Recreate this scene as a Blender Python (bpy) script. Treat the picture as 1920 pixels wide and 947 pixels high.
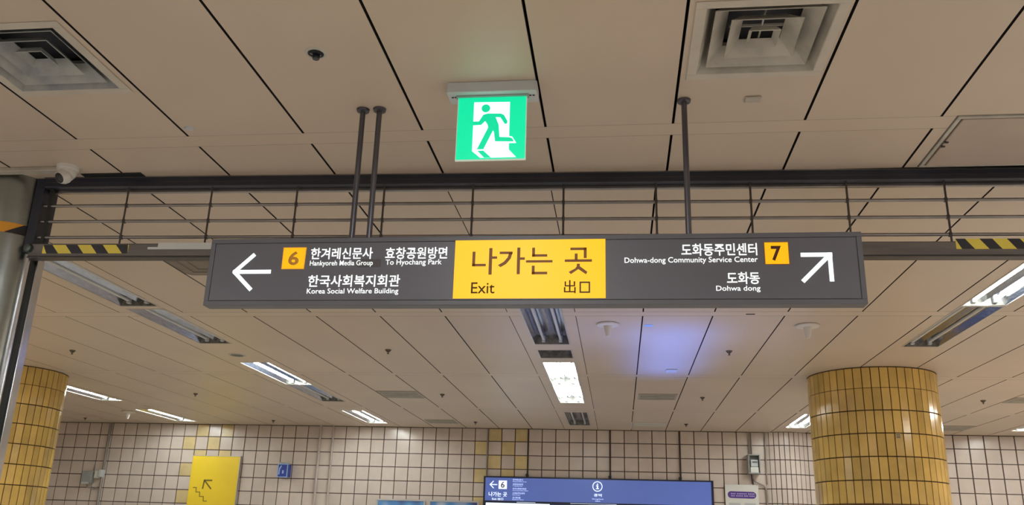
import bpy, bmesh, math, random
from mathutils import Vector, Matrix
random.seed(7)
for o in list(bpy.data.objects): bpy.data.objects.remove(o)
S = bpy.context.scene
COL = S.collection

# ---------------------------------------------------------------- camera
YAW, PITCH, ROLL, FPX = -.1254, .31499, .02968, 1643.8
cy, sy, cp, sp, cr, sr = math.cos(YAW), math.sin(YAW), math.cos(PITCH), math.sin(PITCH), math.cos(ROLL), math.sin(ROLL)
fw = Vector((sy*cp, cy*cp, sp)); r0 = Vector((cy, -sy, 0)); u0 = r0.cross(fw)
rt = cr*r0 + sr*u0; up = -sr*r0 + cr*u0
cam = bpy.data.objects.new('camera', bpy.data.cameras.new('camera'))
cam.data.lens = FPX/1920*36; cam.data.sensor_width = 36; cam.data.clip_start = .05
M = Matrix((rt, up, -fw)).transposed().to_4x4(); M.translation = (0, 0, 1.6)
cam.matrix_world = M
COL.objects.link(cam); S.camera = cam

# ---------------------------------------------------------------- world, light, exposure
w = bpy.data.worlds.new('world'); S.world = w; w.use_nodes = True
w.node_tree.nodes['Background'].inputs[0].default_value = (.9, .85, .8, 1)
w.node_tree.nodes['Background'].inputs[1].default_value = .3
S.view_settings.view_transform = 'Standard'; S.view_settings.look = 'None'
S.view_settings.gamma = 1; S.view_settings.use_curve_mapping = False
S.view_settings.exposure = 0.0
S.cycles.use_denoising = True
S.cycles.max_bounces = 8; S.cycles.diffuse_bounces = 5
S.cycles.sample_clamp_indirect = 6

TUBE = 80.0      # emission of a lit tube
def area(name, loc, sx, sy_, watt, col=(1, .93, .84), rot=(0, 0, 0), spread=math.pi):
    d = bpy.data.lights.new(name, 'AREA'); d.shape = 'RECTANGLE'; d.size = sx; d.size_y = sy_
    d.energy = watt; d.color = col; d.spread = spread
    o = bpy.data.objects.new(name, d); o.location = loc; o.rotation_euler = rot; COL.objects.link(o); return o
# fluorescent rows over the near hall, above and behind the camera
for lx in (-8.4, -4.54, -.7, 3.11, 6.9):
    for ly in (-3.2, -.6, 1.4):
        area('ceiling_lamp', (lx, ly, 3.56), .35, 1.5, 28, (.96, .97, 1))
# extra lamps outside the view, added to brighten the far hall
for lx, ly in ((6.9, 6.5), (6.9, 11.5), (-8.4, 7.0)):
    area('ceiling_lamp', (lx, ly, 3.56), .35, 1.5, 150)
# blue uplights added to tint the ceiling, for an assumed display out of view
area('assumed_display_glow', (.56, 9.75, 1.75), .4, 2.6, 9, (.06, .2, 1), (math.pi, 0, 0), math.radians(40))
area('assumed_display_glow', (.2, 8.6, 1.5), .6, .6, 7, (.25, .35, 1), (math.pi, 0, 0), math.radians(100))

# ---------------------------------------------------------------- materials
def mat(name, col, rough=.5, metal=0, emit=None, es=1, noise=0, nscale=3, rnd=0, spec=.5, col2=None, bump=0, bscale=30, stretch=None):
    m = bpy.data.materials.new(name); m.use_nodes = True
    nt = m.node_tree; N = nt.nodes; L = nt.links; b = N['Principled BSDF']
    b.inputs['Base Color'].default_value = (*col, 1); b.inputs['Roughness'].default_value = rough
    b.inputs['Metallic'].default_value = metal; b.inputs['Specular IOR Level'].default_value = spec
    if emit: b.inputs['Emission Color'].default_value = (*emit, 1); b.inputs['Emission Strength'].default_value = es
    src = None
    if noise or bump or rnd:
        tc = N.new('ShaderNodeNewGeometry'); mp = N.new('ShaderNodeMapping'); L.new(tc.outputs['Position'], mp.inputs[0])
        if stretch: mp.inputs['Scale'].default_value = stretch
    if noise:
        t = N.new('ShaderNodeTexNoise'); t.inputs['Scale'].default_value = nscale; t.inputs['Detail'].default_value = 5
        L.new(mp.outputs[0], t.inputs['Vector'])
        mx = N.new('ShaderNodeMix'); mx.data_type = 'RGBA'
        c2 = col2 or tuple(c*(1-noise) for c in col); c1 = col if col2 else tuple(min(1, c*(1+noise)) for c in col)
        mr = N.new('ShaderNodeMapRange'); mr.inputs[1].default_value = .35; mr.inputs[2].default_value = .65
        L.new(t.outputs['Fac'], mr.inputs[0]); L.new(mr.outputs[0], mx.inputs['Factor'])
        mx.inputs['A'].default_value = (*c1, 1); mx.inputs['B'].default_value = (*c2, 1)
        src = mx.outputs['Result']; L.new(src, b.inputs['Base Color'])
    if rnd:
        oi = N.new('ShaderNodeObjectInfo'); h = N.new('ShaderNodeHueSaturation'); mr = N.new('ShaderNodeMapRange')
        mr.inputs[3].default_value = 1-rnd; mr.inputs[4].default_value = 1+rnd
        L.new(oi.outputs['Random'], mr.inputs[0]); L.new(mr.outputs[0], h.inputs['Value'])
        h.inputs['Color'].default_value = (*col, 1)
        if src: L.new(src, h.inputs['Color'])
        L.new(h.outputs[0], b.inputs['Base Color'])
    if bump:
        t = N.new('ShaderNodeTexNoise'); t.inputs['Scale'].default_value = bscale; t.inputs['Detail'].default_value = 3
        L.new(mp.outputs[0], t.inputs['Vector']); bp = N.new('ShaderNodeBump'); bp.inputs['Strength'].default_value = bump
        bp.inputs['Distance'].default_value = .01
        L.new(t.outputs['Fac'], bp.inputs['Height']); L.new(bp.outputs[0], b.inputs['Normal'])
    return m
M_CEIL = mat('ceiling_paint', (.59, .485, .385), .42, noise=.035, nscale=.9, rnd=.025, bump=.04, bscale=6)
M_VOID = mat('ceiling_void', (.02, .019, .022), .9, noise=.2)
M_WHITE = mat('white_enamel', (.62, .60, .55), .4, noise=.03)
M_DIFF = mat('diffuser_paint', (.55, .52, .45), .5, noise=.12, nscale=7, col2=(.40, .37, .32))
M_DIFFD = mat('dusty_diffuser', (.44, .45, .42), .6, noise=.2, nscale=9, col2=(.30, .31, .32))
M_DIFF2 = mat('diffuser_rim_paint', (.56, .51, .43), .5, noise=.05, nscale=7)
M_DUCT = mat('duct_black', (.012, .014, .022), .6, noise=.2)
M_TAUPE = mat('grimy_vent', (.20, .165, .135), .6, noise=.15, nscale=8)
M_VENT = mat('vent_grey', (.36, .33, .27), .5, noise=.1, nscale=10)
M_VENTD = mat('vent_shadow', (.12, .11, .10), .7, noise=.2)
M_TILE = mat('glazed_cream_tile', (.62, .53, .475), .22, noise=.04, nscale=5, rnd=.045, bump=.03, bscale=9)
M_TILEY = mat('glazed_straw_tile', (.64, .50, .26), .22, noise=.08, nscale=5, rnd=.06)
M_PTILE = mat('glazed_yellow_tile', (.63, .42, .12), .14, noise=.10, nscale=4, rnd=.13, bump=.05, bscale=9)
M_GROUT = mat('dark_grout', (.075, .05, .04), .8, noise=.2, nscale=20)
M_GROUTB = mat('brown_grout', (.07, .035, .008), .8, noise=.2, nscale=20)
M_FLOOR = mat('terrazzo', (.62, .59, .54), .4, noise=.1, nscale=20)
M_WALL = mat('plain_wall', (.6, .54, .47), .6, noise=.05)
M_FRAME = mat('sign_housing_paint', (.132, .136, .152), .42, noise=.04, nscale=5)
M_FACE = mat('sign_face_film', (.14, .142, .165), .36, noise=.04, nscale=2)
M_FACE2 = mat('patched_film', (.105, .10, .11), .3, noise=.04)
M_ROD = mat('dark_steel_rod', (.12, .12, .14), .3, metal=.7, noise=.1)
M_LET = mat('lit_white', (.9, .92, .92), .5, emit=(.86, .93, .92), es=.95)
M_ARW = mat('lit_arrow', (.9, .95, .93), .5, emit=(.82, .95, .92), es=.95)
M_YEL = mat('lit_yellow', (.35, .16, 0), .4, emit=(1, .555, .002), es=.97)
M_YEL2 = mat('lit_yellow_sticker', (.5, .25, .01), .3, emit=(1, .50, 0), es=.82)
M_BRN = mat('brown_print', (.10, .042, .008), .5)
M_BRN2 = mat('brown_numeral', (.30, .13, .02), .5, emit=(.32, .14, .02), es=.6)
M_MAR = mat('maroon_numeral', (.09, .015, .008), .5)
M_EXG = mat('lit_green', (0, .25, .12), .3, emit=(0, .76, .36), es=1.0)
M_EXM = mat('lit_green_figure', (0, .45, .2), .3, emit=(0, .60, .30), es=1.0)
M_EXW = mat('lit_white_door', (.9, .9, .95), .3, emit=(.86, .93, 1), es=1.1)
M_ACR = mat('clear_acrylic_edge', (.75, .8, .75), .15, emit=(.35, .55, .42), es=.35)
M_HSG = mat('exit_housing', (.56, .60, .62), .35, noise=.03)
M_ALU = mat('reflector_aluminium', (.50, .52, .59), .16, metal=1, noise=.10, nscale=14, bump=.12, bscale=25, stretch=(6, .6, 1))
M_TRIM = mat('fixture_trim', (.55, .52, .48), .35, metal=.4, noise=.08)
M_ENDP = mat('fixture_end', (.22, .21, .18), .4, metal=.6, noise=.3, nscale=18)
M_TUBE = mat('lit_tube', (1, 1, 1), .5, emit=(.93, 1, .95), es=TUBE)
M_TUBO = mat('unlit_tube', (.60, .60, .58), .25)
M_INOX = mat('stainless_steel', (.34, .37, .355), .28, metal=1, noise=.10, nscale=1.2, bump=.05, bscale=40, stretch=(.3, .3, 6))
M_INOX2 = mat('polished_steel', (.62, .64, .66), .14, metal=1, noise=.08, nscale=4)
M_SLOT = mat('black_slot', (.012, .016, .016), .5)
M_BEAM = mat('dark_anodised', (.028, .030, .045), .35, noise=.2, nscale=3, spec=.4)
M_BAR = mat('brushed_bar', (.17, .155, .145), .45, metal=.5, noise=.22, nscale=3, stretch=(.5, 1, 5))
M_LINK = mat('aluminium_rod', (.30, .28, .27), .30, metal=.9, noise=.15)
M_LINKD = mat('dark_link', (.085, .075, .07), .45, metal=.5, noise=.2)
M_HY = mat('hazard_yellow', (.9, .74, .10), .4, noise=.06)
M_HO = mat('hazard_orange', (.80, .36, .03), .4, noise=.06)
M_HB = mat('hazard_black', (.018, .018, .026), .35)
M_REFL = mat('pale_reflection', (.72, .74, .72), .3, noise=.04)
M_BOARD = mat('yellow_board', (.85, .60, .035), .35, noise=.04, nscale=1.5)
M_OLIVE = mat('olive_print', (.16, .115, .012), .5)
M_GREY = mat('grey_enclosure', (.30, .31, .30), .4, noise=.08, nscale=12)
M_PALEG = mat('pale_grey_plastic', (.50, .52, .53), .35, noise=.05)
M_DARKG = mat('dark_display', (.10, .11, .12), .3)
M_CABLE = mat('grey_cable', (.26, .22, .20), .5, noise=.1)
M_PIPE = mat('painted_conduit', (.48, .42, .39), .4, noise=.08)
M_BLUE = mat('blue_enamel', (.02, .055, .36), .3, noise=.1)
M_BLUEL = mat('pale_blue_print', (.35, .5, .85), .4)
M_NAVY = mat('display_bezel', (.016, .018, .045), .35, noise=.1)
M_HEAD = mat('display_header', (.05, .08, .3), .3, emit=(.08, .12, .33), es=.8, noise=.05)
M_HGLOW = mat('display_white', (.8, .9, 1), .3, emit=(.65, .8, 1), es=1.0)
M_HTEXT = mat('display_text', (.8, .9, 1), .3, emit=(.72, .82, 1), es=1.0)
M_HTXTF = mat('display_small_text', (.6, .7, 1), .3, emit=(.42, .52, .85), es=1.0)
M_HDARK = mat('display_dark', (.01, .02, .07), .3, emit=(.01, .02, .07), es=1)
M_PWHITE = mat('white_board', (.66, .66, .62), .35, noise=.03)
M_PURP = mat('purple_print', (.085, .035, .24), .4)
M_LILAC = mat('lilac_print', (.50, .42, .70), .4)
M_LGREY = mat('light_grey_print', (.47, .48, .50), .4)
M_PFR = mat('poster_frame', (.55, .55, .56), .3, metal=.5, noise=.05)
def poster_mat(name, seed):
    m = bpy.data.materials.new(name); m.use_nodes = True; N = m.node_tree.nodes; L = m.node_tree.links; b = N['Principled BSDF']
    g = N.new('ShaderNodeNewGeometry'); mp = N.new('ShaderNodeMapping'); mp.inputs['Location'].default_value = (seed, 0, 0); mp.inputs['Rotation'].default_value = (0, .6, 0)
    t = N.new('ShaderNodeTexNoise'); t.inputs['Scale'].default_value = 2.6; t.inputs['Detail'].default_value = 1
    r = N.new('ShaderNodeValToRGB'); e = r.color_ramp.elements
    e[0].position = .3; e[0].color = (.07, .06, .22, 1); e[1].position = .7; e[1].color = (.45, .55, .62, 1)
    x = e.new(.5); x.color = (.10, .30, .60, 1); x = e.new(.58); x.color = (.33, .40, .60, 1)
    L.new(g.outputs['Position'], mp.inputs[0]); L.new(mp.outputs[0], t.inputs[0]); L.new(t.outputs[0], r.inputs[0]); L.new(r.outputs[0], b.inputs['Base Color'])
    b.inputs['Roughness'].default_value = .3; return m
M_POST1 = poster_mat('poster_print_violet', 0); M_POST2 = poster_mat('poster_print_blue', 5.3)
M_SPR = mat('sprinkler_metal', (.10, .075, .06), .4, metal=.5)
M_ANT = mat('antenna_plastic', (.66, .62, .55), .4, noise=.03)
M_LENS = mat('lens_glass', (.01, .012, .02), .08)
M_CAMW = mat('camera_white', (.68, .67, .64), .3, noise=.02)
M_STICK = mat('pale_blue_sticker', (.35, .6, .95), .4)

# ---------------------------------------------------------------- mesh helpers
class MB:
    def __init__(s): s.v = []; s.f = []
    def box(s, x0, x1, y0, y1, z0, z1):
        n = len(s.v); s.v += [(x, y, z) for z in (z0, z1) for y in (y0, y1) for x in (x0, x1)]
        s.f += [tuple(n+i for i in q) for q in ((0, 2, 3, 1), (4, 5, 7, 6), (0, 1, 5, 4), (2, 6, 7, 3), (0, 4, 6, 2), (1, 3, 7, 5))]; return s
    def prism_xz(s, pts, y0, y1):       # outline in x,z extruded along y
        a = sum(pts[i][0]*pts[(i+1) % len(pts)][1]-pts[(i+1) % len(pts)][0]*pts[i][1] for i in range(len(pts)))
        if a < 0: pts = pts[::-1]
        n = len(s.v); k = len(pts)
        s.v += [(p[0], y0, p[1]) for p in pts]+[(p[0], y1, p[1]) for p in pts]
        s.f.append(tuple(range(n, n+k))); s.f.append(tuple(range(n+2*k-1, n+k-1, -1)))
        for i in range(k): j = (i+1) % k; s.f.append((n+i, n+k+i, n+k+j, n+j))
        return s
    def prism_xy(s, pts, z0, z1):
        a = sum(pts[i][0]*pts[(i+1) % len(pts)][1]-pts[(i+1) % len(pts)][0]*pts[i][1] for i in range(len(pts)))
        if a < 0: pts = pts[::-1]
        n = len(s.v); k = len(pts)
        s.v += [(p[0], p[1], z0) for p in pts]+[(p[0], p[1], z1) for p in pts]
        s.f.append(tuple(range(n+k-1, n-1, -1))); s.f.append(tuple(range(n+k, n+2*k)))
        for i in range(k): j = (i+1) % k; s.f.append((n+i, n+j, n+k+j, n+k+i))
        return s
    def lathe(s, prof, c=(0, 0, 0), seg=24, axis='z'):   # prof: (r, h) list
        n = len(s.v)
        for r, h in prof:
            for i in range(seg):
                a = 2*math.pi*i/seg; p = (r*math.cos(a), r*math.sin(a), h)
                if axis == 'y': p = (p[0], p[2], p[1])
                if axis == 'x': p = (p[2], p[0], p[1])
                s.v.append((c[0]+p[0], c[1]+p[1], c[2]+p[2]))
        for k in range(len(prof)-1):
            for i in range(seg):
                j = (i+1) % seg; s.f.append((n+k*seg+i, n+k*seg+j, n+(k+1)*seg+j, n+(k+1)*seg+i))
        s.f.append(tuple(n+i for i in range(seg))[::-1]); s.f.append(tuple(n+(len(prof)-1)*seg+i for i in range(seg)))
        return s
    def tube(s, pts, r, seg=10):
        pts = [Vector(p) for p in pts]; n = len(s.v)
        for i, p in enumerate(pts):
            t = (pts[min(i+1, len(pts)-1)]-pts[max(i-1, 0)]).normalized()
            a = Vector((0, 0, 1)) if abs(t.z) < .9 else Vector((1, 0, 0))
            b = t.cross(a).normalized(); c = t.cross(b)
            for k in range(seg):
                q = 2*math.pi*k/seg; s.v.append(tuple(p+r*(math.cos(q)*b+math.sin(q)*c)))
        for i in range(len(pts)-1):
            for k in range(seg):
                l = (k+1) % seg; s.f.append((n+i*seg+k, n+(i+1)*seg+k, n+(i+1)*seg+l, n+i*seg+l))
        s.f.append(tuple(n+k for k in range(seg))); s.f.append(tuple(n+(len(pts)-1)*seg+k for k in range(seg))[::-1])
        return s
    def frame_xy(s, x0, x1, y0, y1, wd, z0, z1):         # flat picture frame lying in the ceiling plane
        s.box(x0, x1, y0, y0+wd, z0, z1); s.box(x0, x1, y1-wd, y1, z0, z1)
        s.box(x0, x0+wd, y0+wd, y1-wd, z0, z1); s.box(x1-wd, x1, y0+wd, y1-wd, z0, z1); return s
    def frame_xz(s, x0, x1, z0, z1, wd, y0, y1):
        s.box(x0, x1, y0, y1, z0, z0+wd); s.box(x0, x1, y0, y1, z1-wd, z1)
        s.box(x0, x0+wd, y0, y1, z0+wd, z1-wd); s.box(x1-wd, x1, y0, y1, z0+wd, z1-wd); return s
    def mesh(s, name, m, smooth=False, bevel=0, loc=(0, 0, 0)):
        me = bpy.data.meshes.new(name)
        me.from_pydata([(v[0]-loc[0], v[1]-loc[1], v[2]-loc[2]) for v in s.v], [], s.f); me.materials.append(m)
        bm = bmesh.new(); bm.from_mesh(me); bmesh.ops.recalc_face_normals(bm, faces=bm.faces)
        if bevel: bmesh.ops.bevel(bm, geom=[e for e in bm.edges if len(e.link_faces) == 2 and e.calc_face_angle(0) > .8], offset=bevel, segments=1, affect='EDGES')
        bm.to_mesh(me); bm.free()
        if smooth:
            for p in me.polygons: p.use_smooth = True
            me.set_sharp_from_angle(angle=math.radians(40))
        return me
    def build(s, name, m, parent=None, smooth=False, bevel=0):
        return put(name, s.mesh(name, m, smooth, bevel), parent)
def put(name, me, parent=None, loc=(0, 0, 0), rot=(0, 0, 0)):
    o = bpy.data.objects.new(name, me); COL.objects.link(o)
    # geometry is given in world coordinates; children keep the parent's offset out of the mesh
    o.location = loc; o.rotation_euler = rot
    if parent:
        o.parent = parent; o.matrix_parent_inverse = world_of(parent).inverted()
    return o
def world_of(o):
    m = o.matrix_basis.copy()
    return world_of(o.parent) @ o.matrix_parent_inverse @ m if o.parent else m
def thing(name, loc, label, cat, group=None):
    o = bpy.data.objects.new(name, None); o.empty_display_size = .1; o.location = loc; COL.objects.link(o)
    return tag(o, label, cat, group)
def tag(o, label, cat, group=None):
    o['label'] = label; o['category'] = cat
    if group: o['group'] = group
    return o
def struct(o): o['kind'] = 'structure'; return o

def text(s, x0, x1, z0, z1, y, m, parent, bold=0, name='lettering', th=.0006, label=None):
    c = bpy.data.curves.new('txt', 'FONT'); c.body = s; c.size = 1; c.offset = bold; c.resolution_u = 3
    t = bpy.data.objects.new('txt', c); COL.objects.link(t); bpy.context.view_layer.update()
    me = bpy.data.meshes.new_from_object(t.evaluated_get(bpy.context.evaluated_depsgraph_get()))
    bpy.data.objects.remove(t); bpy.data.curves.remove(c)
    xs = [v.co.x for v in me.vertices]; ys = [v.co.y for v in me.vertices]
    ax, bx, ay, by = min(xs), max(xs), min(ys), max(ys)
    for v in me.vertices:
        v.co = (x0+(v.co.x-ax)/(bx-ax)*(x1-x0), y, z0+(v.co.y-ay)/(by-ay)*(z1-z0))
    me.materials.clear(); me.materials.append(m); me.name = name
    o = put(name, me, parent)
    sm = o.modifiers.new('thick', 'SOLIDIFY'); sm.thickness = th; sm.offset = 0
    if label: o['label'] = label
    return o
def stroke(pts, wd):                    # polyline as quads in xz, returns list of prisms' outlines
    out = []
    for (a, b) in zip(pts, pts[1:]):
        d = Vector((b[0]-a[0], b[1]-a[1])); d.normalize(); n = Vector((-d.y, d.x))*wd/2
        out.append([(a[0]+n.x, a[1]+n.y), (b[0]+n.x, b[1]+n.y), (b[0]-n.x, b[1]-n.y), (a[0]-n.x, a[1]-n.y)])
    return out
def strokes(lines, wd, y0, y1, name, m, parent):
    mb = MB()
    for pts in lines:
        for q in stroke(pts, wd): mb.prism_xz(q, y0, y1)
    return mb.build(name, m, parent)
ZC = 3.6

# ---------------------------------------------------------------- room shell
struct(MB().box(-13, 9.4, -5, 17.3, -.1, 0).build('floor', M_FLOOR))
struct(MB().box(-13.1, -13, -5, 17.3, 0, 3.8).build('wall_left', M_WALL))
struct(MB().box(9.4, 9.5, -5, 17.3, 0, 3.8).build('wall_right', M_WALL))
struct(MB().box(-13, 9.4, -5.1, -5, 0, 3.8).build('wall_front', M_WALL))

# ceiling: dark void above, a metal panel for every bay
ceiling = struct(MB().box(-13, 9.4, -5, 17.3, 3.80, 3.85).build('ceiling', M_VOID))
LIT = [(-4.70, -4.33, 10.40, 12.03), (-4.70, -4.33, 14.68, 16.36), (-8.57, -8.20, 12.15, 13.80), (-8.57, -8.20, 14.87, 16.48),
       (2.925, 3.275, 6.02, 7.66), (2.925, 3.275, 14.45, 16.18), (6.70, 7.06, 14.5, 16.18),
       (-.89, -.515, 10.28, 11.885), (-.89, -.515, 11.90, 13.505)]
UNLIT = [(-4.70, -4.33, 5.98, 7.61), (-4.70, -4.33, 7.73, 9.28), (-4.70, -4.33, 12.045, 13.62),
         (2.925, 3.275, 7.69, 9.33), (-.89, -.515, 7.70, 9.27), (-.89, -.515, 14.54, 16.24)]
SHORT = (-.89, -.515, 9.57, 10.02)
DIFFS = [(-2.905, -2.315, 2.93, 3.545), (.315, .908, 2.99, 3.595)]
HATCH = (1.638, 2.26, 4.034, 4.648)
HOLES = [h for h in LIT+UNLIT]+[SHORT]+[(a+.035, b-.035, c+.035, d-.035) for a, b, c, d in DIFFS]+[HATCH]
def panel(x0, x1, y0, y1, name='ceiling_panel'):
    hs = [(max(a, x0), min(b, x1), max(c, y0), min(d, y1)) for a, b, c, d in HOLES if a < x1 and b > x0 and c < y1 and d > y0]
    xs = sorted({x0, x1, *[h[0] for h in hs], *[h[1] for h in hs]}); ys = sorted({y0, y1, *[h[2] for h in hs], *[h[3] for h in hs]})
    bm = bmesh.new(); V = {}
    def gv(x, y, z):
        k = (x, y, z)
        if k not in V: V[k] = bm.verts.new(k)
        return V[k]
    solid = set()
    for i in range(len(xs)-1):
        for j in range(len(ys)-1):
            mx, my = (xs[i]+xs[i+1])/2, (ys[j]+ys[j+1])/2
            if not any(a < mx < b and c < my < d for a, b, c, d in hs): solid.add((i, j))
    T = .028
    for i, j in solid:
        a, b, c, d = xs[i], xs[i+1], ys[j], ys[j+1]
        bm.faces.new([gv(a, c, ZC), gv(a, d, ZC), gv(b, d, ZC), gv(b, c, ZC)])
        bm.faces.new([gv(a, c, ZC+T), gv(b, c, ZC+T), gv(b, d, ZC+T), gv(a, d, ZC+T)])
        for (di, dj, p, q) in ((-1, 0, (a, c), (a, d)), (1, 0, (b, d), (b, c)), (0, -1, (b, c), (a, c)), (0, 1, (a, d), (b, d))):
            if (i+di, j+dj) not in solid:
                bm.faces.new([gv(*p, ZC), gv(*p, ZC+T), gv(*q, ZC+T), gv(*q, ZC)])
    bmesh.ops.recalc_face_normals(bm, faces=bm.faces)
    me = bpy.data.meshes.new(name); bm.to_mesh(me); bm.free(); me.materials.append(M_CEIL); me.materials.append(M_VOID)
    for p in me.polygons: p.material_index = 0 if abs(p.normal.z) > .5 and p.center.z < ZC+.01 else 1   # edge faces painted dark as stand-in shade in the joints
    return put(name, me, ceiling)
XN = [-.356+.6405*k for k in range(-20, 16)]
XF = [-13.0, -12.6, -11.97, -11.33, -10.69, -10.05, -9.41, -8.77, -8.13, -7.49, -6.84, -6.18, -5.53, -4.86, -4.20, -3.548, -2.912, -2.275, -1.638,
      -1.02, -.39, .232, .872, 1.516, 2.157, 2.79, 3.425, 4.06, 4.685, 5.32, 5.95, 6.59, 7.23, 7.87, 8.5, 9.4]
for r0_, r1_ in ((-5, .9), (.903, 4.04), (4.172, 4.655)):
    for a, b in zip(XN, XN[1:]):
        if b > -13 and a < 9.4: panel(a+.0065, b-.0065, r0_, r1_)
panel(-13, 9.4, 4.0415, 4.1705, 'ceiling_strip')
for r0_, r1_ in ((4.76, 7.862), (8.022, 11.062), (11.222, 14.15), (14.33, 16.9)):
    for a, b in zip(XF, XF[1:]):
        ga, gb = [.003 if q_ in (-1.02, -.39) else .004 if q_ < -3.6 else .0062 for q_ in (a, b)]
        panel(a+ga, b-gb, r0_, r1_)
for a, b in ((7.866, 8.018), (11.065, 11.219), (14.153, 14.327)): panel(-13, 9.4, a, b, 'ceiling_strip')

# back wall: body, grout plane and tiles
TW, TH = .2562, .2575
XJ0 = -2.739
struct_wall = struct(MB().box(-13, 2.667, 16.935, 17.1, 0, ZC+.03).build('wall_back', M_GROUT))
wall_r = struct(MB().box(3.435, 9.4, 16.935, 17.1, 0, ZC+.03).build('wall_back_right', M_GROUT))
ROWS = [(ZC, 3.355)]+[(3.355-TH*i, 3.355-TH*(i+1)) for i in range(14)]
YEL = [(-8.469, 3.21), (-8.002, 3.195), (-8.271, 3.453), (-7.734, 3.439), (-8.245, 3.03), (-7.746, 3.016), (-8.507, 2.692), (-8.522, 2.183),
       (-2.627, 3.222), (-2.368, 3.477), (-2.102, 3.23), (-2.35, 2.978), (-1.853, 3.485), (-1.84, 2.977), (-2.628, 2.715), (-2.111, 2.797), (-2.621, 2.259)]
G = .0075
def tile_mesh(wd, ht, m, name='tile'):
    return MB().box(-wd/2+G, wd/2-G, -.009, .004, -ht/2+G, ht/2-G).mesh(name, m, bevel=.003)
TM = {('c', 0): tile_mesh(TW, .245, M_TILE), ('c', 1): tile_mesh(TW, TH, M_TILE), ('y', 0): tile_mesh(TW, .245, M_TILEY), ('y', 1): tile_mesh(TW, TH, M_TILEY)}
def lay(wall, xa, xb, x_of, pitch, budget, hidden, left_first=False):
    n = 0; rest = MB()
    ks = [k for k in range(-60, 60) if x_of(k) > xa-.01 and x_of(k)+pitch < xb+.02]
    for k in (ks if left_first else ks[::-1]):
        xc = x_of(k)+pitch/2
        for i, (zt, zb) in enumerate(ROWS):
            zc = (zt+zb)/2
            yel = any(abs(xc-a) < pitch/2 and zb < b < zt for a, b in YEL)
            if n < budget and i < 6 and not hidden(xc, zt):
                o = put('tile', TM[('y' if yel else 'c', 0 if i == 0 else 1)], wall, (xc, 16.935, zc), (random.uniform(-.004, .004), 0, random.uniform(-.004, .004)))
                if yel: o['label'] = 'straw yellow glazed tile'
                n += 1
            elif zb > -.3:
                rest.box(xc-pitch/2+G, xc+pitch/2-G, 16.926, 16.94, max(zb, 0)+G, zt-G)
    o = rest.build('tile_field', M_TILE, wall); o['kind'] = 'stuff'
def hid(x, zt):
    if -2.45 < x < 1.62 and zt < 2.62: return True
    if -8.25 < x < -7.5 and zt < 2.9: return True
    return False
lay(struct_wall, -13, 2.667, lambda k: XJ0+TW*k+(.0022*k if k > 0 else 0), TW, 300, hid)
lay(wall_r, 3.435, 9.4, lambda k: 5.997+.2625*k, .2625, 120, lambda x, z: x < 4.3 and False, True)
# round tiled pier built into the back wall
for i, (zt, zb) in enumerate(ROWS[:6]): put('tile', MB().box(-.0875, .0875, -.009, .004, -(zt-zb)/2+G, (zt-zb)/2-G).mesh('tile', M_TILE, bevel=.003), wall_r, (3.5325, 16.935, (zt+zb)/2))
pier = thing('engaged_column', (3.05, 16.95, 0), 'cream half-tile rounded column bulging from the back wall, left of the yellow pillar', 'column')
PR = .67; PA = math.asin(.384/PR); pcx, pcy = 3.051, 16.935+PR*math.cos(PA)
arc = [(pcx+(PR-.009)*math.sin(-PA+2*PA*i/18), pcy-(PR-.009)*math.cos(-PA+2*PA*i/18)) for i in range(19)]
MB().prism_xy(arc+[(3.435, 17.05), (2.667, 17.05)], 0, ZC).build('core', M_GROUT, pier)
pw = 2*PR*PA/9
PT = [MB().box(-pw/2+.006, pw/2-.006, -.009, .004, -h/2+G, h/2-G).mesh('tile', M_TILE, bevel=.002) for h in (.245, TH)]
rest = MB()
for i in range(9):
    a = -PA+2*PA*(i+.5)/9
    for j, (zt, zb) in enumerate(ROWS):
        if j < 6: put('tile', PT[0 if j == 0 else 1], pier, (pcx+(PR-.004)*math.sin(a), pcy-(PR-.004)*math.cos(a), (zt+zb)/2), (0, 0, a))
        elif zb > -.3:
            n = len(rest.v); rest.box(-pw/2+.006, pw/2-.006, -.007, .004, max(zb, 0)+G, zt-G)
            for q in range(n, len(rest.v)):
                x, y, z = rest.v[q]; rest.v[q] = (pcx+(PR-.004)*math.sin(a)+x*math.cos(a)-y*math.sin(a), pcy-(PR-.004)*math.cos(a)+x*math.sin(a)+y*math.cos(a), z)
rest.build('tile_field', M_TILE, pier)['kind'] = 'stuff'

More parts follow.
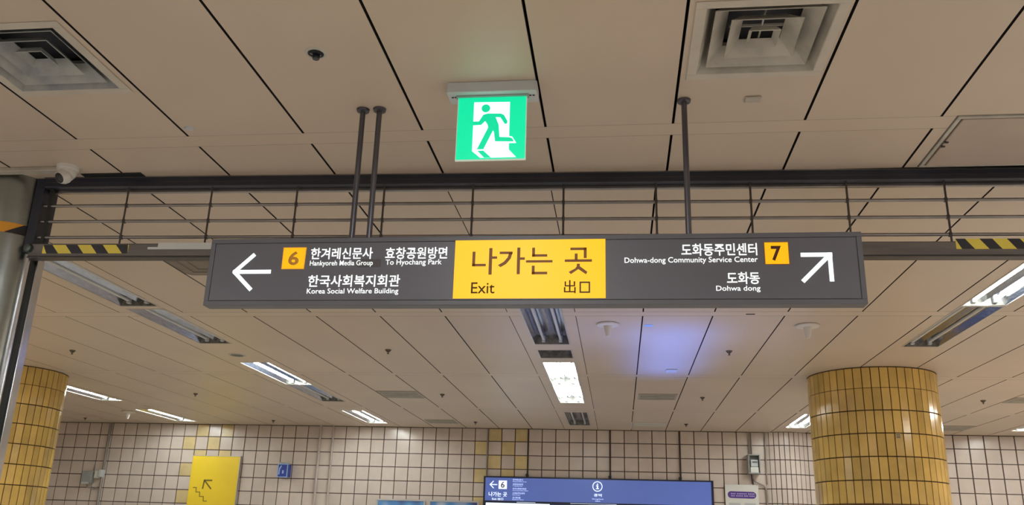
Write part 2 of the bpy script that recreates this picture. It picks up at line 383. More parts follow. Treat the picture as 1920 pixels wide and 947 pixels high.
# ---------------------------------------------------------------- yellow tiled pillars
PM = [MB().box(-.0481+.0045, .0481-.0045, -.006, .004, -h/2+.006, h/2-.006).mesh('tile', M_PTILE, bevel=.002) for h in (.242, TH)]
def pillar(cx, cy_, amin, amax, label, seed=0):
    p = thing('tiled_pillar', (cx, cy_, 0), label, 'pillar', 'yellow tiled pillars')
    R_ = .735
    MB().lathe([(R_-.008, 0), (R_-.008, ZC)], (cx, cy_, 0), 48).build('core', M_GROUTB, p)
    MB().lathe([(R_+.004, ZC-.012), (R_+.006, ZC)], (cx, cy_, 0), 64).build('top_ring', M_GROUTB, p)
    prow = [(ZC-.012, 3.358)]+[(3.358-.2573*i, 3.358-.2573*(i+1)) for i in range(14)]
    rest = MB()
    for i in range(48):
        a = 2*math.pi*(i+.5)/48-math.pi
        for j, (zt, zb) in enumerate(prow):
            c = (cx+(R_-.002)*math.sin(a), cy_-(R_-.002)*math.cos(a))
            if amin <= math.degrees(a) <= amax and j < 7:
                put('tile', PM[0 if j == 0 else 1], p, (*c, (zt+zb)/2), (random.uniform(-.006, .006), 0, a+random.uniform(-.014, .014)))
            elif zb > -.3:
                n = len(rest.v); rest.box(-.0436, .0436, -.006, .004, max(zb, 0)+.006, zt-.006)
                for q in range(n, len(rest.v)):
                    x, y, z = rest.v[q]; rest.v[q] = (c[0]+x*math.cos(a)-y*math.sin(a), c[1]+x*math.sin(a)+y*math.cos(a), z)
    rest.build('tile_field', M_PTILE, p)['kind'] = 'stuff'
    return p
pr_ = pillar(3.07, 11.14, -104, 76, 'yellow tiled round pillar right of the hanging sign, with a small number sticker')
pl_ = pillar(-8.37, 11.17, -48, 132, 'yellow tiled round pillar at far left, behind the stainless steel column')
# number sticker and banner wrapped round the right pillar
an = math.atan2(3.106-3.07, 11.14-10.42)
NS = MB().box(3.08, 3.132, 10.392, 10.3935, 2.785, 2.84).build('number_sticker', mat('sticker_paper', (.42, .35, .20), .5), pr_)
text('22', 3.088, 3.124, 2.79, 2.832, 10.391, M_BRN, NS, .01, 'numeral')
bp_ = MB(); b0, b1 = math.radians(-50), math.radians(32); nn = 20; R_ = .745
pts = [(3.07+R_*math.sin(b0+(b1-b0)*i/nn), 11.14-R_*math.cos(b0+(b1-b0)*i/nn)) for i in range(nn+1)]
pts += [(3.07+(R_-.006)*math.sin(b1-(b1-b0)*i/nn), 11.14-(R_-.006)*math.cos(b1-(b1-b0)*i/nn)) for i in range(nn+1)]
bp_.prism_xy(pts, 1.2, 2.076).build('wrapped_banner', M_BRN, pr_)['label'] = 'dark brown banner edge'

# ---------------------------------------------------------------- stainless column with shutter guide, left edge
sc_ = thing('steel_clad_column', (-4.2, 5.1, 0), 'stainless steel clad column with rounded corner at the left edge, carrying hazard tape', 'column')
def rcorner(cx, cy_, r, n=10): return [(cx+r*math.sin(math.pi/2*i/n), cy_-r*math.cos(math.pi/2*i/n)) for i in range(n+1)]
body = [(-4.9, 4.46)]+rcorner(-3.655, 4.625, .165)+[(-3.49, 4.60), (-3.49, 5.6), (-4.9, 5.6)]
MB().prism_xy(body[1:-3]+[(-3.49, 4.76), (-4.9, 4.76), (-4.9, 4.46)], 0, ZC).build('cladding', M_INOX, sc_, smooth=True)
gr = MB().box(-3.50, -3.462, 4.585, 4.60, 0, 3.13).box(-3.50, -3.462, 4.665, 4.68, 0, 3.13)
gr.build('guide_lip', M_INOX2, sc_, bevel=.003)
MB().box(-3.50, -3.478, 4.60, 4.665, 0, 3.13).build('guide_slot', M_SLOT, sc_)
MB().box(-3.50, -3.485, 4.68, 4.76, 0, 3.13).build('side_plate', M_INOX2, sc_, bevel=.003)
MB().box(-3.50, -3.44, 4.56, 4.70, 3.13, ZC).build('guide_mouth', M_BEAM, sc_, bevel=.004)
MB().lathe([(.004, -.03), (.022, -.028), (.028, -.01), (.03, .02)], (-3.455, 4.565, 3.15), 16, 'y').build('bolt', mat('bolt_steel', (.10, .13, .12), .3, metal=.7), sc_, smooth=True)
tp = MB(); off = .003                  # tape follows the rounded corner
def wrap(s_):                           # arc-length along front face then corner, from x=-3.76
    if s_ < .105: return (-3.76+s_, 4.46-off)
    t = min((s_-.105)/.165, math.pi/2); return (-3.655+(.165+off)*math.sin(t), 4.625-(.165+off)*math.cos(t))
def wrap_patch(quads, name, m, parent, d=0):
    v = []; f = []
    for (sa, sb, fn_lo, fn_hi) in quads:
        n0 = len(v); N_ = 10
        for i in range(N_+1):
            s_ = sa+(sb-sa)*i/N_; x, y = wrap(s_)
            y -= d; x += d
            v += [(x, y, fn_lo(s_)), (x, y, fn_hi(s_))]
        for i in range(N_): f.append((n0+2*i, n0+2*i+2, n0+2*i+3, n0+2*i+1))
    me = bpy.data.meshes.new(name); me.from_pydata(v, [], f); me.materials.append(m)
    o = put(name, me, parent); s2 = o.modifiers.new('thick', 'SOLIDIFY'); s2.thickness = .001; return o
tape = wrap_patch([(.04, .32, lambda s_: 3.228, lambda s_: 3.292)], 'hazard_tape', M_HO, sc_)
tape['label'] = 'orange and black striped tape'
wrap_patch([(.04, .085, lambda s_: 3.292-.064*max(0, 1-(s_-.04)/.045)*.8, lambda s_: 3.292),
            (.185, .32, lambda s_: 3.228, lambda s_: 3.228+.064*min(1, (s_-.185)/.10))], 'black_stripe', M_HB, tape, .0012)

# ---------------------------------------------------------------- raised rolling grille
gry = thing('rolling_grille', (0, 4.672, ZC), 'raised rolling shutter grille of thin rods hanging from its dark header beam', 'shutter')
gry.rotation_euler.z = math.atan(.0247)
def gb(mb, name, m, parent=gry, **k):    # local coordinates in the grille's own frame
    me = mb.mesh(name, m, k.get('smooth', False), k.get('bevel', 0)); o = bpy.data.objects.new(name, me); COL.objects.link(o); o.parent = parent; return o
GX0, GX1 = -3.44, 4.6
gb(MB().box(GX0, GX1, -.035, .05, -.062, 0), 'header_beam', M_BEAM, bevel=.004)
gb(MB().box(GX0, GX1, -.046, -.035, -.006, .002), 'header_lip', M_LINK)
gb(MB().box(GX0, GX1, -.036, -.030, -.034, -.031), 'groove', M_LINKD)
gb(MB().box(GX0, GX1, .015, .04, -.082, -.06), 'guide_rail', M_LINK, bevel=.004)
for zz in (3.429, 3.329, 3.228): gb(MB().tube([(GX0, 0, zz-ZC), (GX1, 0, zz-ZC)], .0095, 10), 'rod', M_LINK, smooth=True)
for k in range(-6, 9):
    x = .222+.5225*k
    if x < GX0+.1: continue
    mb = MB().box(x-.006, x+.006, -.013, -.008, -.42, -.06)
    for zz in (3.429, 3.329, 3.228): mb.box(x-.008, x+.008, -.014, .011, zz-ZC-.011, zz-ZC+.011)
    gb(mb, 'link_bar', M_LINKD, bevel=.002)
gb(MB().box(GX0+.03, GX0+.05, -.012, .01, -.42, -.06), 'edge_chain', M_SLOT)
bar = gb(MB().box(GX0-.02, GX1, -.03, .03, -.50, -.42), 'bottom_bar', M_BAR, bevel=.004)
gb(MB().box(GX0-.02, GX1, -.035, .035, -.508, -.50), 'bottom_lip', M_LINKD, bevel=.002)
def hz(x0, x1, z0, z1, n, name, label):
    t = gb(MB().box(x0, x1, -.0315, -.0305, z0-ZC, z1-ZC), name, M_HY, gry); t['label'] = label
    mb = MB(); p = (x1-x0)/n; sl = .045
    for i in range(int(n)+2):
        a = x0+p*i-p*.02; b = a+p*.47
        q = [(a-sl*.3, z1-ZC), (b-sl*.3, z1-ZC), (b+sl*.7, z0-ZC), (a+sl*.7, z0-ZC)]
        q = [(min(max(u, x0), x1), v) for u, v in q]
        if q[1][0]-q[0][0]+q[2][0]-q[3][0] > .01: mb.prism_xz(q, -.0322, -.0314)
    gb(mb, 'black_stripes', M_HB, t)
hz(-3.37, -2.84, 3.118, 3.171, 3.4, 'hazard_tape', 'yellow and black tape at the left end')
hz(1.80, 3.2, 3.135, 3.193, 10, 'hazard_tape', 'yellow and black tape at the right end')
gb(MB().box(-2.66, -1.2, -.034, -.030, -.445, -.418).box(-2.72, -1.2, -.036, -.030, -.458, -.445), 'reflection_strip', M_REFL)['label'] = 'pale strip standing in for a lamp reflection on the bar'  # bright lamp reflection in the steel bar, laid on as a pale strip

# ---------------------------------------------------------------- hanging direction sign
YS = 3.76
sg = thing('hanging_sign', (-.43, 3.795, 2.592), 'long dark grey backlit direction sign with yellow exit panel, hung from the ceiling', 'sign')
X0, X1, Z0, Z1 = -1.917, 1.059, 2.590, 2.916
hs = MB().box(X0, X1, YS+.006, YS+.07, Z0, Z1).frame_xz(X0, X1, Z0, Z1, .022, YS, YS+.0065)
hs.build('housing', M_FRAME, sg, bevel=.0015)
MB().box(X0+.0255, X1-.0255, YS+.001, YS+.0075, Z0+.0245, Z1-.0255).build('face_panel', M_FACE, sg)
F1 = YS+.001
yp = MB().box(-.737, -.0515, F1-.0015, F1+.001, 2.619, Z1-.0205).build('exit_panel', M_YEL, sg)
yp['label'] = 'glowing yellow panel with brown lettering'
FT = F1-.0006
# 나가는 곳 drawn with its own strokes
def bx(l, x0, x1, z0, z1): l.append([(x0, z0), (x1, z0), (x1, z1), (x0, z1)])
# px (4.364/px crop) to metres on the panel
def U(u): return -.657+(u-375)*.3681/653
def V(v): return 2.858-(v-150)*.129/220
L = []
bx(L, U(378), U(402), V(300), V(180)); bx(L, U(378), U(490), V(300), V(280))
bx(L, U(514), U(540), V(368), V(152)); bx(L, U(540), U(580), V(240), V(220))
bx(L, U(600), U(705), V(202), V(182)); L.append([(U(678), V(190)), (U(705), V(190)), (U(690), V(240)), (U(655), V(282)), (U(610), V(308)), (U(588), V(292)), (U(635), V(265)), (U(665), V(230))])
bx(L, U(742), U(767), V(366), V(150)); bx(L, U(767), U(805), V(250), V(230))
bx(L, U(863), U(886), V(226), V(152)); bx(L, U(863), U(985), V(226), V(206)); bx(L, U(815), U(1028), V(273), V(254))
bx(L, U(863), U(886), V(368), V(298)); bx(L, U(863), U(987), V(368), V(347))
bx(L, U(1170), U(1300), V(175), V(155)); bx(L, U(1277), U(1300), V(240), V(155)); bx(L, U(1205), U(1228), V(255), V(203)); bx(L, U(1126), U(1342), V(270), V(250))
L.append([(U(1222), V(285)), (U(1246), V(285)), (U(1246), V(305)), (U(1306), V(350)), (U(1295), V(370)), (U(1234), V(328)), (U(1175), V(368)), (U(1158), V(350)), (U(1210), V(322)), (U(1222), V(305))])
mb = MB()
for q in L: mb.prism_xz(q, FT-.0012, FT-.0002)
mb.build('lettering', mat('brown_hangul', (.12, .05, .01), .5, emit=(.09, .03, .004), es=1), yp)
text('Exit', -.655, -.548, 2.642, 2.694, FT-.002, M_BRN, yp, .004)
text('出', -.236, -.184, 2.642, 2.702, FT-.002, M_BRN, yp, .006)
MB().frame_xz(-.167, -.120, 2.643, 2.695, .0065, FT-.0022, FT-.0002).build('lettering', M_BRN, yp)
# arrows
strokes([[(-1.789, 2.7515), (-1.606, 2.7515)], [(-1.7875, 2.748), (-1.694, 2.8375)], [(-1.7875, 2.755), (-1.692, 2.6635)]], .0185, FT-.002, FT, 'arrow', M_ARW, sg)
strokes([[(.796, 2.8115), (.9285, 2.8115)], [(.9185, 2.8205), (.9185, 2.690)], [(.918, 2.811), (.7965, 2.690)]], .0185, FT-.002, FT, 'arrow', M_ARW, sg)
# number tiles
t6 = MB().prism_xz([(-1.556, 2.764), (-1.447, 2.763), (-1.445, 2.869), (-1.555, 2.868)], FT-.002, FT).build('number_tile', M_YEL2, sg)
t6['label'] = 'yellow stick-on 6 tile with peeling edge'
MB().frame_xz(-1.5565, -1.4465, 2.763, 2.8695, .003, FT-.0026, FT-.001).build('sticker_edge', mat('sticker_edge', (.85, .40, .05), .4, emit=(.8, .35, .02), es=.35), t6)
text('6', -1.527, -1.476, 2.782, 2.850, FT-.003, M_BRN2, t6, .025, 'numeral')
t7 = MB().box(.643, .746, FT-.002, FT, 2.769, 2.871).build('number_tile', M_YEL2, sg); t7['label'] = 'yellow lit 7 tile'
MB().frame_xz(.6425, .7465, 2.7685, 2.8715, .002, FT-.0024, FT-.001).build('tile_edge', mat('orange_edge', (.6, .2, .02), .4), t7)
text('7', .671, .714, 2.785, 2.853, FT-.003, M_MAR, t7, .03, 'numeral')
B = .014; BL = .006
text('한겨레신문사', -1.421, -1.124, 2.810, 2.866, FT-.001, M_LET, sg, B)
text('Hankyoreh Media Group', -1.421, -1.120, 2.772, 2.804, FT-.001, M_LET, sg, BL)
MB().box(-1.193, -1.082, FT-.0003, FT, 2.770, 2.809).build('film_patch', M_FACE2, sg)
text('효창공원방면', -1.064, -.773, 2.808, 2.865, FT-.001, M_LET, sg, B)
text('To Hyochang Park', -1.060, -.797, 2.773, 2.806, FT-.001, M_LET, sg, BL)
text('한국사회복지회관', -1.421, -.986, 2.676, 2.733, FT-.001, M_LET, sg, B)
text('Korea Social Welfare Building', -1.422, -.990, 2.637, 2.669, FT-.001, M_LET, sg, BL)
text('도화동주민센터', .284, .612, 2.811, 2.868, FT-.001, M_LET, sg, B)
text('Dohwa-dong Community Service Center', .033, .612, 2.773, 2.806, FT-.001, M_LET, sg, BL)
text('도화동', .476, .616, 2.680, 2.735, FT-.001, M_LET, sg, B)
text('Dohwa dong', .428, .616, 2.643, 2.673, FT-.001, M_LET, sg, BL)
for rx in (-1.243, -1.159, .322):
    r_ = MB().tube([(rx, 3.795, Z1-.005), (rx, 3.795, ZC)], .0135, 16).build('rod', M_ROD, sg, smooth=True)
    MB().lathe([(.016, -.016), (.03, -.013), (.033, -.001)], (rx, 3.795, ZC), 24).build('flange', M_ROD, r_, smooth=True)

# ---------------------------------------------------------------- running man exit sign
ex = thing('exit_sign', (-.566, 3.61, ZC), 'lit green running man emergency exit sign hung under the near ceiling', 'sign')
MB().prism_xy([(-.776, 3.56), (-.770, 3.553), (-.363, 3.553), (-.357, 3.56), (-.357, 3.665), (-.363, 3.672), (-.770, 3.672), (-.776, 3.665)], 3.546, ZC).build('housing', M_HSG, ex, bevel=.003)
MB().box(-.735, -.397, 3.583, 3.617, 3.538, 3.547).build('clamp_rail', mat('clamp_rail', (.30, .42, .38), .2), ex, bevel=.002)
for x in (-.752, -.738, -.389, -.374): MB().box(x-.006, x+.004, 3.596, 3.604, 3.5435, 3.5465).build('screw_slot', M_SLOT, ex)
pn = MB().box(-.7275, -.4045, 3.596, 3.606, 3.221, 3.546).build('light_panel', M_ACR, ex, bevel=.001)
MB().box(-.7235, -.4085, 3.595, 3.5962, 3.2265, 3.540).build('green_field', M_EXG, pn)
DOOR = [(-.65, 3.514), (-.483, 3.511), (-.482, 3.271), (-.448, 3.233), (-.611, 3.233), (-.65, 3.267)]
MAN = [(-.651, 3.415), (-.624, 3.415), (-.605, 3.448), (-.585, 3.454), (-.523, 3.452), (-.508, 3.444), (-.492, 3.413), (-.493, 3.401), (-.504, 3.399), (-.525, 3.433), (-.547, 3.435), (-.532, 3.396), (-.526, 3.334), (-.478, 3.331), (-.466, 3.324), (-.46, 3.31), (-.546, 3.313), (-.552, 3.358), (-.557, 3.368), (-.598, 3.275), (-.628, 3.275), (-.58, 3.383), (-.583, 3.397), (-.595, 3.416), (-.613, 3.397), (-.651, 3.396)]
HEAD = (-.594, 3.481, .0202)
SHOE = [(-.487, 3.339), (-.468, 3.335), (-.449, 3.303), (-.486, 3.303)]
SHADOW = [(-.625, 3.267), (-.598, 3.268), (-.562, 3.233), (-.594, 3.233)]
MB().prism_xz(DOOR, 3.5938, 3.5952).build('door_shape', M_EXW, pn)
MB().prism_xz(SHOE, 3.5937, 3.5951).build('shoe_outline', M_EXW, pn)
MB().prism_xz(MAN, 3.5924, 3.5939).prism_xz([(HEAD[0]+HEAD[2]*math.cos(2*math.pi*i/24), HEAD[1]+HEAD[2]*math.sin(2*math.pi*i/24)) for i in range(24)], 3.5924, 3.5939).build('running_figure', M_EXM, pn)
MB().prism_xz(SHADOW, 3.5924, 3.5939).build('figure_shadow', M_EXM, pn)

# ---------------------------------------------------------------- fluorescent fittings
def fixture(r, lit, label, tubes=True, ends=False):
    x0, x1, y0, y1 = r; cx = (x0+x1)/2; cy_ = (y0+y1)/2
    t = thing('fluorescent_light', (cx, cy_, ZC), label, 'light', 'lit fluorescent lights' if lit else 'unlit fluorescent lights')
    e = .004; h = (x1-x0)/2-e
    prof = [(-h, 0), (-h+.03, .055), (-h*.62, .088), (-h*.38, .088), (-h*.12, .05), (0, .028), (h*.12, .05), (h*.38, .088), (h*.62, .088), (h-.03, .055), (h, 0)]
    v = []; f = []
    for y in (y0+e, y1-e): v += [(cx+a, y, ZC+b) for a, b in prof]
    n = len(prof)
    for i in range(n-1): f.append((i, i+1, n+i+1, n+i))
    me = bpy.data.meshes.new('reflector'); me.from_pydata(v, [], f); me.materials.append(M_ALU)
    o = put('reflector', me, t); m_ = o.modifiers.new('thick', 'SOLIDIFY'); m_.thickness = .003; m_.offset = 1
    for ya, yb in ((y0+e, y0+.012), (y1-.012, y1-e)): MB().box(x0+e, x1-e, ya, yb, ZC-.001, ZC+.092).build('end_plate', M_ENDP, t)
    MB().frame_xy(x0-.010, x1+.010, y0-.010, y1+.010, .013, ZC-.004, ZC+.001).build('trim_frame', M_TRIM, t)
    if tubes:
        for s_ in (-1, 1):
            tx = cx+s_*.5*h
            tb = MB().tube([(tx, y0+.05, ZC+.045), (tx, y1-.05, ZC+.045)], .015, 12).build('tube', M_TUBE if lit else M_TUBO, t, smooth=True)
            for ya in (y0+.012, y1-.055): MB().box(tx-.018, tx+.018, ya, ya+.043, ZC+.015, ZC+.085).build('socket', M_PALEG, tb, bevel=.003)
    return t
LL = ['lit twin-tube light in the left row, behind the round ceiling speaker',
      'lit twin-tube light nearest the back wall, between yellow board and screen',
      'lit twin-tube light touching the edge of the far left pillar',
      'lit twin-tube light above the yellow stair board, nearest the back wall',
      'large lit twin-tube light cut by the right edge of the picture',
      'lit twin-tube light peeking out left of the right yellow pillar',
      'lit twin-tube light at the right edge, close to the back wall',
      'lit twin-tube light in the central strip, nearer of the touching pair',
      'lit twin-tube light in the central strip, farther of the touching pair']
UL = ['unlit light fitting in the left row, starting under the shutter hazard tape',
      'unlit light fitting in the left row, second from the shutter',
      'unlit light fitting directly behind the lit one of the left row',
      'unlit mirrored light fitting in front of the right yellow pillar, beside a lit one',
      'unlit light fitting in the central strip with bluish reflections, under the hanging sign',
      'small dim unlit light fitting in the central strip next to the back wall']
for r, l in zip(LIT, LL): fixture(r, True, l)
for r, l in zip(UNLIT, UL): fixture(r, False, l)
sh = fixture(SHORT, False, 'short empty mirrored light recess in the central strip', tubes=False)
tag(sh, 'short empty mirrored recess in the central strip, before the lit pair', 'light'); sh.name = 'mirrored_recess'; del sh['group']

# ---------------------------------------------------------------- air diffusers, vents, hatch
def diffuser(r, m, label, inner=True):
    x0, x1, y0, y1 = r; cx, cy_ = (x0+x1)/2, (y0+y1)/2; hx, hy = (x1-x0)/2, (y1-y0)/2
    t = thing('air_diffuser', (cx, cy_, ZC), label, 'vent')
    def ring(ax, ay, z, bx_, by, zb, name, th=.004):
        v = [(cx+s1*ax, cy_+s2*ay, z) for s1, s2 in ((-1, -1), (1, -1), (1, 1), (-1, 1))]+[(cx+s1*bx_, cy_+s2*by, zb) for s1, s2 in ((-1, -1), (1, -1), (1, 1), (-1, 1))]
        me = bpy.data.meshes.new(name); me.from_pydata(v, [], [(i, (i+1) % 4, 4+(i+1) % 4, 4+i) for i in range(4)]); me.materials.append(m)
        o = put(name, me, t); q = o.modifiers.new('thick', 'SOLIDIFY'); q.thickness = th; q.offset = 0; return o
    MB().frame_xy(x0, x1, y0, y1, .045, ZC-.006, ZC).build('rim', M_DIFF2, t, bevel=.003)
    ring(hx-.045, hy-.045, ZC-.003, hx*.66, hy*.66, ZC+.12, 'outer_cone')
    ring(hx*.72, hy*.72, ZC+.008, hx*.50, hy*.50, ZC+.075, 'louvre_cone')
    ring(hx*.48, hy*.48, ZC+.010, hx*.29, hy*.29, ZC+.065, 'louvre_cone')
    ring(hx*.215, hy*.215, ZC+.008, hx*.15, hy*.15, ZC+.04, 'louvre_cone')
    MB().box(cx-hx*.7, cx+hx*.7, cy_-hy*.6, cy_+hy*.6, ZC+.122, ZC+.14).build('duct', M_DUCT, t)
    if inner: MB().box(cx-.003, cx+.003, cy_-hy*.45, cy_+hy*.45, ZC+.07, ZC+.08).box(cx-hx*.45, cx+hx*.45, cy_-.003, cy_+.003, ZC+.07, ZC+.08).build('strut', m, t)
    return t
diffuser(DIFFS[0], M_DIFFD, 'dusty grey square ceiling diffuser at the top left corner', inner=False)
diffuser(DIFFS[1], M_DIFF, 'cream square ceiling diffuser with nested cones, top right of the exit sign')
def vent(x0, x1, y0, y1, m, label, slats=5, rim=.03, md=M_VENTD):
    t = thing('air_vent', ((x0+x1)/2, (y0+y1)/2, ZC), label, 'vent')
    MB().frame_xy(x0, x1, y0, y1, rim, ZC-.008, ZC).build('rim', m, t, bevel=.002)
    MB().box(x0+rim, x1-rim, y0+rim, y1-rim, ZC-.002, ZC).build('backing', md, t)
    n = slats; p = (y1-y0-2*rim)/n
    for i in range(n):
        y = y0+rim+p*(i+.5)
        MB().box(x0+rim, x1-rim, y-p*.33, y+p*.33, ZC-.007, ZC-.002).build('slat', m, t)
    return t
vent(-3.53, -2.93, 12.53, 13.17, M_VENT, 'grey slotted ceiling vent left of the central lights, in front of a fainter one')
vent(-3.50, -2.95, 15.74, 16.22, M_VENT, 'faint grey ceiling vent near the back wall, left of the central lights', 4)
vent(.285, .835, 12.56, 13.08, M_VENT, 'cream slotted ceiling vent behind the blue-lit ceiling panel', 4)
vent(.27, .83, 15.75, 16.2, M_WHITE, 'faint pale ceiling vent near the back wall, right of the central lights', 3, md=M_VENT)
vent(5.34, 5.93, 12.58, 13.05, M_VENT, 'grey ceiling vent at the right edge beyond the pillar', 4)
vent(5.36, 5.93, 15.6, 16.25, M_VENT, 'grey slotted ceiling vent just right of the yellow pillar top', 6)
vent(-10.4, -9.9, 15.7, 16.1, M_CEIL, 'faint beige ceiling vent near the far left wall lights', 3, md=M_VENT)
# rounded grimy diffuser behind the bottom bar
dg = thing('grimy_diffuser', (-3.23, 6.29, ZC), 'grimy brown ceiling diffuser with cut corners, under the pale strip of the grille', 'vent')
def oct_(x0, x1, y0, y1, c): return [(x0+c, y0), (x1-c, y0), (x1, y0+c), (x1, y1-c), (x1-c, y1), (x0+c, y1), (x0, y1-c), (x0, y0+c)]
MB().prism_xy(oct_(-3.535, -2.925, 6.0, 6.6, .05), ZC-.006, ZC).build('dark_rim', M_VENTD, dg)
MB().prism_xy(oct_(-3.515, -2.945, 6.02, 6.575, .045), ZC-.012, ZC-.005).build('cover', M_TAUPE, dg, bevel=.003)
for k in (1, 2): MB().frame_xy(-3.515+.08*k, -2.945-.08*k, 6.02+.08*k, 6.575-.08*k, .012, ZC-.016, ZC-.011).build('ridge', M_TAUPE, dg)
# hatch
ht = thing('access_hatch', (1.95, 4.34, ZC), 'square ceiling access hatch with metal rim and latches, at the right edge', 'hatch')
a, b, c, d = HATCH
MB().frame_xy(a+.006, b-.006, c+.006, d-.006, .02, ZC-.008, ZC+.02).build('rim', M_DIFF, ht, bevel=.002)
MB().box(a+.034, b-.034, c+.03, d-.035, ZC-.012, ZC+.006).build('door', mat('hatch_paint', (.47, .375, .31), .5, noise=.05), ht, bevel=.003)
for y in (4.31, 4.36): MB().box(a+.03, a+.048, y-.006, y+.006, ZC-.018, ZC-.008).build('latch', M_LINKD, ht)

# ---------------------------------------------------------------- small ceiling fittings
def sprinkler(x, y, label):
    t = thing('sprinkler', (x, y, ZC), label, 'sprinkler', 'sprinklers in the far ceiling')
    MB().lathe([(.012, -.03), (.03, -.012), (.038, 0)], (x, y, ZC), 14).build('cup', M_SPR, t, smooth=True)
    MB().lathe([(.002, -.05), (.014, -.048), (.014, -.044), (.006, -.04), (.006, -.02)], (x, y, ZC), 10).build('head', M_SPR, t, smooth=True)
sprinkler(-6.516, 9.706, 'sprinkler above the left pillar, nearest of the far left three')
sprinkler(-6.52, 12.96, 'sprinkler in the far left panels, left of the lit light of the left row')
sprinkler(-6.50, 16.15, 'sprinkler at the back wall, left of the light before the posters')
sprinkler(-2.597, 9.6, 'sprinkler under the left half of the sign, nearest of its line')
sprinkler(-2.59, 12.79, 'sprinkler right of the slotted vent, left of the central lights')
sprinkler(-2.59, 15.97, 'sprinkler near the back wall, left of the central lights')
sprinkler(1.198, 9.584, 'sprinkler right of the blue-lit panel, nearest of its line')
sprinkler(1.197, 12.831, 'sprinkler right of the cream vent, middle of its line')
sprinkler(1.18, 15.86, 'sprinkler near the back wall, right of the central lights')
sprinkler(5.02, 12.862, 'sprinkler right of the right yellow pillar')
sprinkler(-10.31, 16.143, 'sprinkler near the back wall beside the far left pillar')
# recessed near sprinkler
rs = thing('recessed_sprinkler', (-1.303, 3.255, ZC), 'round recessed sprinkler with white ring in the near ceiling, left of the exit sign', 'sprinkler')
MB().lathe([(.034, -.001), (.036, -.006), (.046, -.005), (.052, 0)], (-1.303, 3.255, ZC), 32).build('ring', M_DIFF, rs, smooth=True)
MB().lathe([(.034, -.0065), (.034, -.003)], (-1.303, 3.255, ZC), 28).build('dark_cup', M_DUCT, rs)
MB().tube([(-1.325, 3.245, ZC-.008), (-1.306, 3.262, ZC-.012), (-1.303, 3.28, ZC-.008)], .003, 6).tube([(-1.306, 3.262, ZC-.012), (-1.282, 3.268, ZC-.008)], .003, 6).build('deflector_arm', M_GREY, rs)
MB().lathe([(.015, -.028), (.017, -.02), (.017, -.006)], (-1.303, 3.262, ZC), 16).build('head', M_LENS, rs)
tag(MB().lathe([(.012, -.012), (.022, -.008), (.026, 0)], (-2.225, 3.945, ZC), 20).build('ceiling_sensor', M_PALEG, smooth=True), 'tiny pale round sensor on the near ceiling, left of the hanging rods', 'sensor')
tag(MB().box(.603, .678, 3.772, 3.822, ZC-.012, ZC).build('ceiling_tag', M_DIFF, bevel=.004), 'small blank cream tag under the cream diffuser', 'tag')
tag(MB().box(.262, .335, 8.36, 8.43, ZC-.004, ZC).build('ceiling_sticker', M_STICK, bevel=.001), 'small light blue sticker on the blue-lit ceiling panel', 'sticker')
tag(MB().box(.575, .71, 10.66, 10.80, ZC-.02, ZC).build('ceiling_box', M_WHITE, bevel=.006), 'small flat pale box on the blue-lit ceiling panel', 'box')
tag(MB().box(1.16, 1.24, 8.02-.08, 8.02-.06, ZC-.004, ZC).build('black_slot', M_SLOT), 'short black slot in the ceiling strip below the sign', 'slot')
sp_ = thing('ceiling_speaker', (-4.56, 9.93, ZC), 'round ceiling speaker between unlit and lit lights of the left row', 'speaker')
MB().lathe([(.075, -.001), (.078, -.008), (.098, -.007), (.106, 0)], (-4.54, 9.93, ZC), 32).build('ring', M_DIFF, sp_, smooth=True)
MB().lathe([(.076, -.006), (.076, -.001)], (-4.54, 9.93, ZC), 28).build('grille', M_VENTD, sp_)
def antenna(x, y, label, s=1):
    t = thing('ceiling_antenna', (x, y, ZC), label, 'antenna', 'cone antennas under the far ceiling')
    MB().lathe([(.085*s, -.022*s), (.105*s, -.018*s), (.11*s, -.006*s), (.10*s, 0)], (x, y, ZC), 32).build('base_disc', M_ANT, t, smooth=True)
    MB().lathe([(.016*s, -.125*s), (.020*s, -.12*s), (.034*s, -.06*s), (.042*s, -.022*s)], (x, y, ZC), 24).build('cone', M_ANT, t, smooth=True)
antenna(-.095, 8.33, 'white cone antenna below the sign, just right of the central strip')
antenna(1.785, 8.38, 'white cone antenna below the sign, under the 7 tile end')
antenna(-8.86, 15.15, 'bright white cone antenna between the two lit lights at far left', 1.1)
# turret camera and trunking
cm = thing('security_camera', (-3.195, 4.40, ZC), 'white turret security camera under the ceiling beside the steel column', 'camera')
MB().lathe([(.05, -.028), (.06, -.02), (.063, 0)], (-3.195, 4.40, ZC), 32).build('base', M_CAMW, cm, smooth=True)
MB().lathe([(.034, -.075), (.05, -.05), (.053, -.024)], (-3.195, 4.40, ZC), 32).build('shroud', M_CAMW, cm, smooth=True)
dv = Vector((-.30, -.72, -.62)).normalized(); cc = Vector((-3.198, 4.388, ZC-.062))
q = dv.to_track_quat('Z', 'Y').to_matrix().to_4x4()
def oriented(mb): mb.v = [tuple(cc+(q @ Vector(v))) for v in mb.v]; return mb
ball = oriented(MB().lathe([(.005, -.046), (.033, -.033), (.046, -.005), (.046, .012), (.040, .028), (.034, .038)], seg=28)).build('eye_ball', M_CAMW, cm, smooth=True)
oriented(MB().lathe([(.031, .034), (.031, .040), (.012, .046)], seg=24)).build('lens', M_LENS, ball, smooth=True)
tag(MB().box(-4.9, -3.245, 4.385, 4.44, ZC-.026, ZC).build('cable_trunking', M_DIFF, bevel=.004), 'white cable trunking from the security camera to the left edge', 'trunking')
tag(MB().box(-3.18, -2.80, 4.50, 4.60, ZC-.004, ZC).build('dark_ceiling_gap', M_SLOT), 'short dark opening in the ceiling edge right of the security camera', 'gap')

